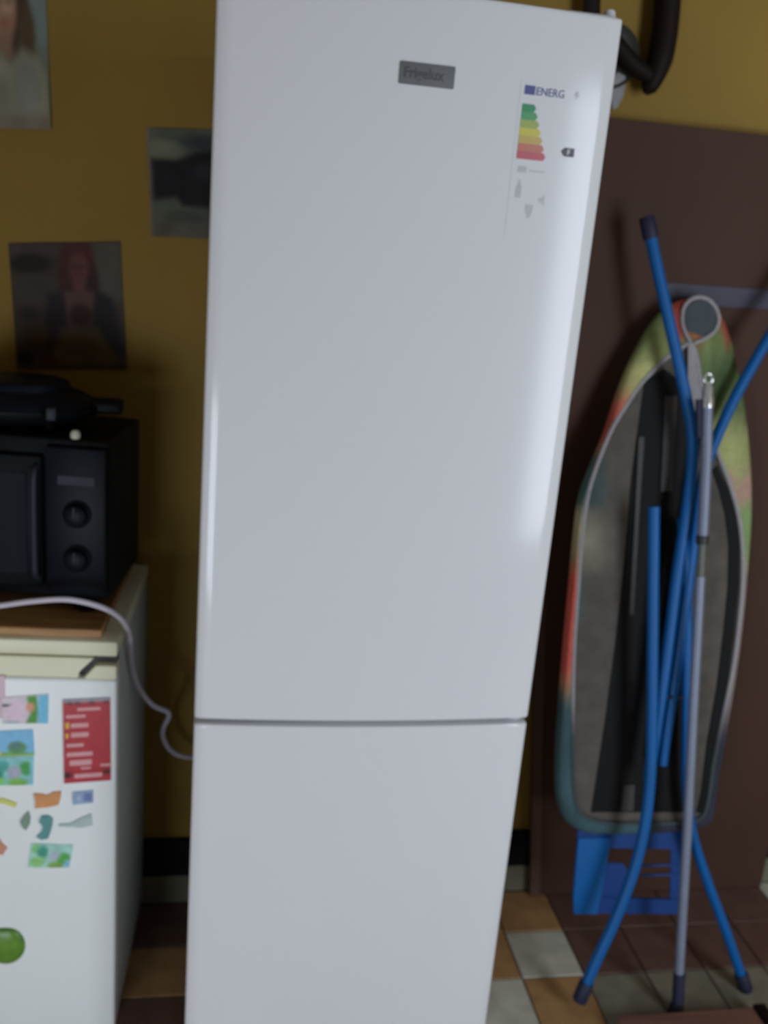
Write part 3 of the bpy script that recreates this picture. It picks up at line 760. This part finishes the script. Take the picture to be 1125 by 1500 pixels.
# legs: two bent tubes for each leg, splayed at the feet
R_LEG = .0118
def leg(px, off, r=R_LEG, n=6):
    return obj('leg', tube(catmull([LP(u, v, off) for u, v in px], n), r, seg=14), M['blue'], ib)
def cap(p0, p1, r=.0155):
    a, c = Vector(p0), Vector(p1); L = (c-a).length
    return lathe([(r*.92, -.002), (r, .002), (r, L-.004), (r*.85, L)], a, c-a, 18)
upL = [(948, 322), (962, 390), (980, 470), (999, 555), (1013, 625), (1014, 680), (1004, 760), (992, 840), (982, 920), (970, 1010), (958, 1090), (950, 1140)]
upR = [(1180, 395), (1140, 470), (1108, 525), (1075, 585), (1046, 650), (1030, 700), (1018, 780), (1006, 870), (994, 960), (982, 1040), (970, 1120)]
dnL = [(958, 742), (957, 850), (956, 960), (955, 1060), (953, 1130), (946, 1200), (930, 1270), (902, 1345), (872, 1410), (850, 1462)]
dnR = [(1000, 760), (1006, 900), (1006, 1040), (1006, 1150), (1014, 1220), (1036, 1290), (1062, 1360), (1092, 1446)]
leg(upL, -.012); leg(upR, .008, .0112); leg(dnL, -.030); leg(dnR, .012, .0112)
for px, off in ((upL[:2], -.012), (upR[:2], .008)):
    a, c = LP(*px[0], off), LP(*px[1], off); d = (a-c).normalized()
    obj('end_cap', cap(a-d*.035, a+d*.006), M['navy_cap'], ib)
for px, off in ((dnL[-2:], -.030), (dnR[-2:], .012)):
    a, c = LP(*px[1], off), LP(*px[0], off); d = (a-c).normalized()
    obj('rubber_foot', cap(a-d*.035, a+d*.008), M['navy_cap'], ib)
obj('pivot_bolt', tube([LP(948, 1020, -.02), LP(1012, 1022, .02)], .005, seg=10), M['dark_steel'], ib)
# blue perforated iron rest at the blunt end
RP = lambda u, v: BP(u, v, .012)
def plate(name, pts, d=.004, m='blue_plate'): obj(name, prism([RP(u, v) for u, v in pts], nrm*d, .0008), M[m], rest)
rest = obj('iron_rest', prism([RP(u, v) for u, v in ((845, 1214), (1010, 1216), (1008, 1243), (843, 1240))], nrm*.006, .001), M['blue_plate'], ib)
plate('rest_bar', [(845, 1225), (893, 1225), (880, 1300), (872, 1336), (839, 1336), (838, 1310)], .010, 'blue')
plate('rest_bar', [(872, 1312), (1000, 1316), (998, 1337), (866, 1336)], .007)
plate('rest_bar', [(982, 1236), (1006, 1238), (1002, 1330), (980, 1330)], .004)
plate('rest_plate', [(884, 1262), (912, 1264), (924, 1284), (920, 1304), (900, 1316), (876, 1314)], .004)
for v in (1267, 1281):
    obj('rest_wire', tube([RP(938, v)+nrm*.004, RP(1002, v-2)+nrm*.004], .0028, seg=8), M['blue_plate'], rest)

# ------------------------------------------------------------------ aluminium pole leaning in front
PB = LB-.048
def PP(u, v): return onL(u, v, PB, LA)
foot_p = PP(992, 1466)
po = empty('telescopic_pole', (foot_p.x, foot_p.y, 0), 'thin silver telescopic pole with a metal tip, leaning on the ironing board legs', 'pole')
obj('upper_tube', tube([PP(1036, 596), PP(1035, 660), PP(1032, 730), PP(1029, 788)], .0112, seg=14), M['alu'], po)
obj('joint_collar', tube([PP(1029, 784), PP(1028.6, 797)], .0125, seg=14), M['dark_plastic'], po)
obj('inner_tube', tube([PP(1028.6, 795), PP(1026, 850)], .0078, seg=14), mat('dull green grey tube', (.12, .13, .11), .5, grain=.1), po)
obj('lower_tube', tube([PP(1026, 844), PP(1016, 1030), PP(1007, 1210), PP(999, 1350), PP(994, 1440)], .0100, seg=14), M['alu'], po)
obj('foot_sleeve', tube([PP(995.2, 1425), PP(993, 1468)], .0125, seg=14), M['navy_cap'], po)
fp = PP(993, 1466)
obj('rubber_foot', lathe([(.0165, 0), (.0175, .004), (.015, .02), (.0128, .03)], (fp.x, fp.y, .0003), (0, 0, 1), 18), M['dark_plastic'], po)
t0, t1 = PP(1036, 597), PP(1038, 548)
d = (t1-t0).normalized(); L = (t1-t0).length
obj('tip_socket', lathe([(.0125, 0), (.0125, L*.28), (.0105, L*.34), (.0105, L*.62), (.006, L*.70), (.006, L*.74)], t0, d, 16), M['chrome'], po)
s = d.cross(Vector((0, -1, 0))).normalized()
obj('hanging_eye', tube([t0+d*(L*.86)+(s*math.cos(a)+d*math.sin(a)*1.15)*.0085 for a in [2*math.pi*k/20 for k in range(20)]], .0024, seg=8, closed=True), M['chrome'], po)
obj('dark_grip', tube([PP(1023, 585), PP(1024, 640)], .006, seg=10), M['navy_cap'], po)

# ------------------------------------------------------------------ dark wooden wall ornament beside the fridge top
HY = WY-.035
hn = empty('wall_ornament', onY(925, 60, WY), 'dark wooden horn shaped ornament hanging on the wall above the brown panel', 'ornament')
pts = [onY(982, -120, HY), onY(981, -60, HY), onY(978, 0, HY), onY(974, 45, HY), onY(967, 85, HY), onY(957, 115, HY), onY(946, 137, HY)]
P = catmull(pts, 6); n = len(P)
rr = [(.0255 if i/n < .65 else .0255-.012*((i/n-.65)/.35)) for i in range(n)]; rr[-1] = .007; rr[-2] = .011
obj('horn', tube(P, rr, seg=18), M['horn_wood'], hn)
pts = [onY(872, -120, HY), onY(870, -40, HY), onY(867, 20, HY), onY(875, 60, HY)]
obj('strap', tube(catmull(pts, 6), .017, seg=14, flat=(Vector((0, 1, 0)), .35)), M['horn_wood'], hn)
dc = onY(893, 82, WY-.02)
obj('dish', lathe([(.001, 0), (.045, .002), (.056, .008), (.060, .014), (.060, .017), (.054, .012), (.044, .0065), (.001, .005)], dc+Vector((0, .012, 0)), (0, -1, 0), 36), M['old_metal'], hn)
obj('crossbar', tube(catmull([onY(898, 60, HY), onY(925, 92, HY), onY(952, 112, HY)], 5), .017, seg=14), M['horn_wood'], hn)
obj('pale_tail', prism([onY(u, v, WY-.02) for u, v in ((904, 105), (918, 112), (914, 140), (905, 158), (897, 160), (890, 120))], (0, .012, 0), .002), mat('pale grey horn tail', (.25, .24, .26), .5, grain=.15), hn)

# ------------------------------------------------------------------ plank on the floor in front of the pole
f0 = onY(905, 1490, .13); 
b = bm_new()
pz = .035
def atz(u, v, z):
    d = ray(u, v); return CAM+d*((z-CAM.z)/d.z)
a = atz(903, 1487, pz); c = atz(1106, 1479, pz)
pk = empty('low_bench', ((a.x+c.x)/2, a.y-.08, 0), 'low reddish wooden plank on the floor, lower right corner', 'plank')
obj('board', box((a.x, a.y-.17, .012), (c.x, a.y, pz), .003), M['plank'], pk)
obj('end_block', box((c.x-.002+.002, a.y-.16, 0.0003), (c.x+.028, a.y+.004, pz+.006), .003), M['horn_wood'], pk)
obj('end_block', box((a.x+.02, a.y-.15, 0.0003), (a.x+.05, a.y-.01, .012), .001), M['horn_wood'], pk)
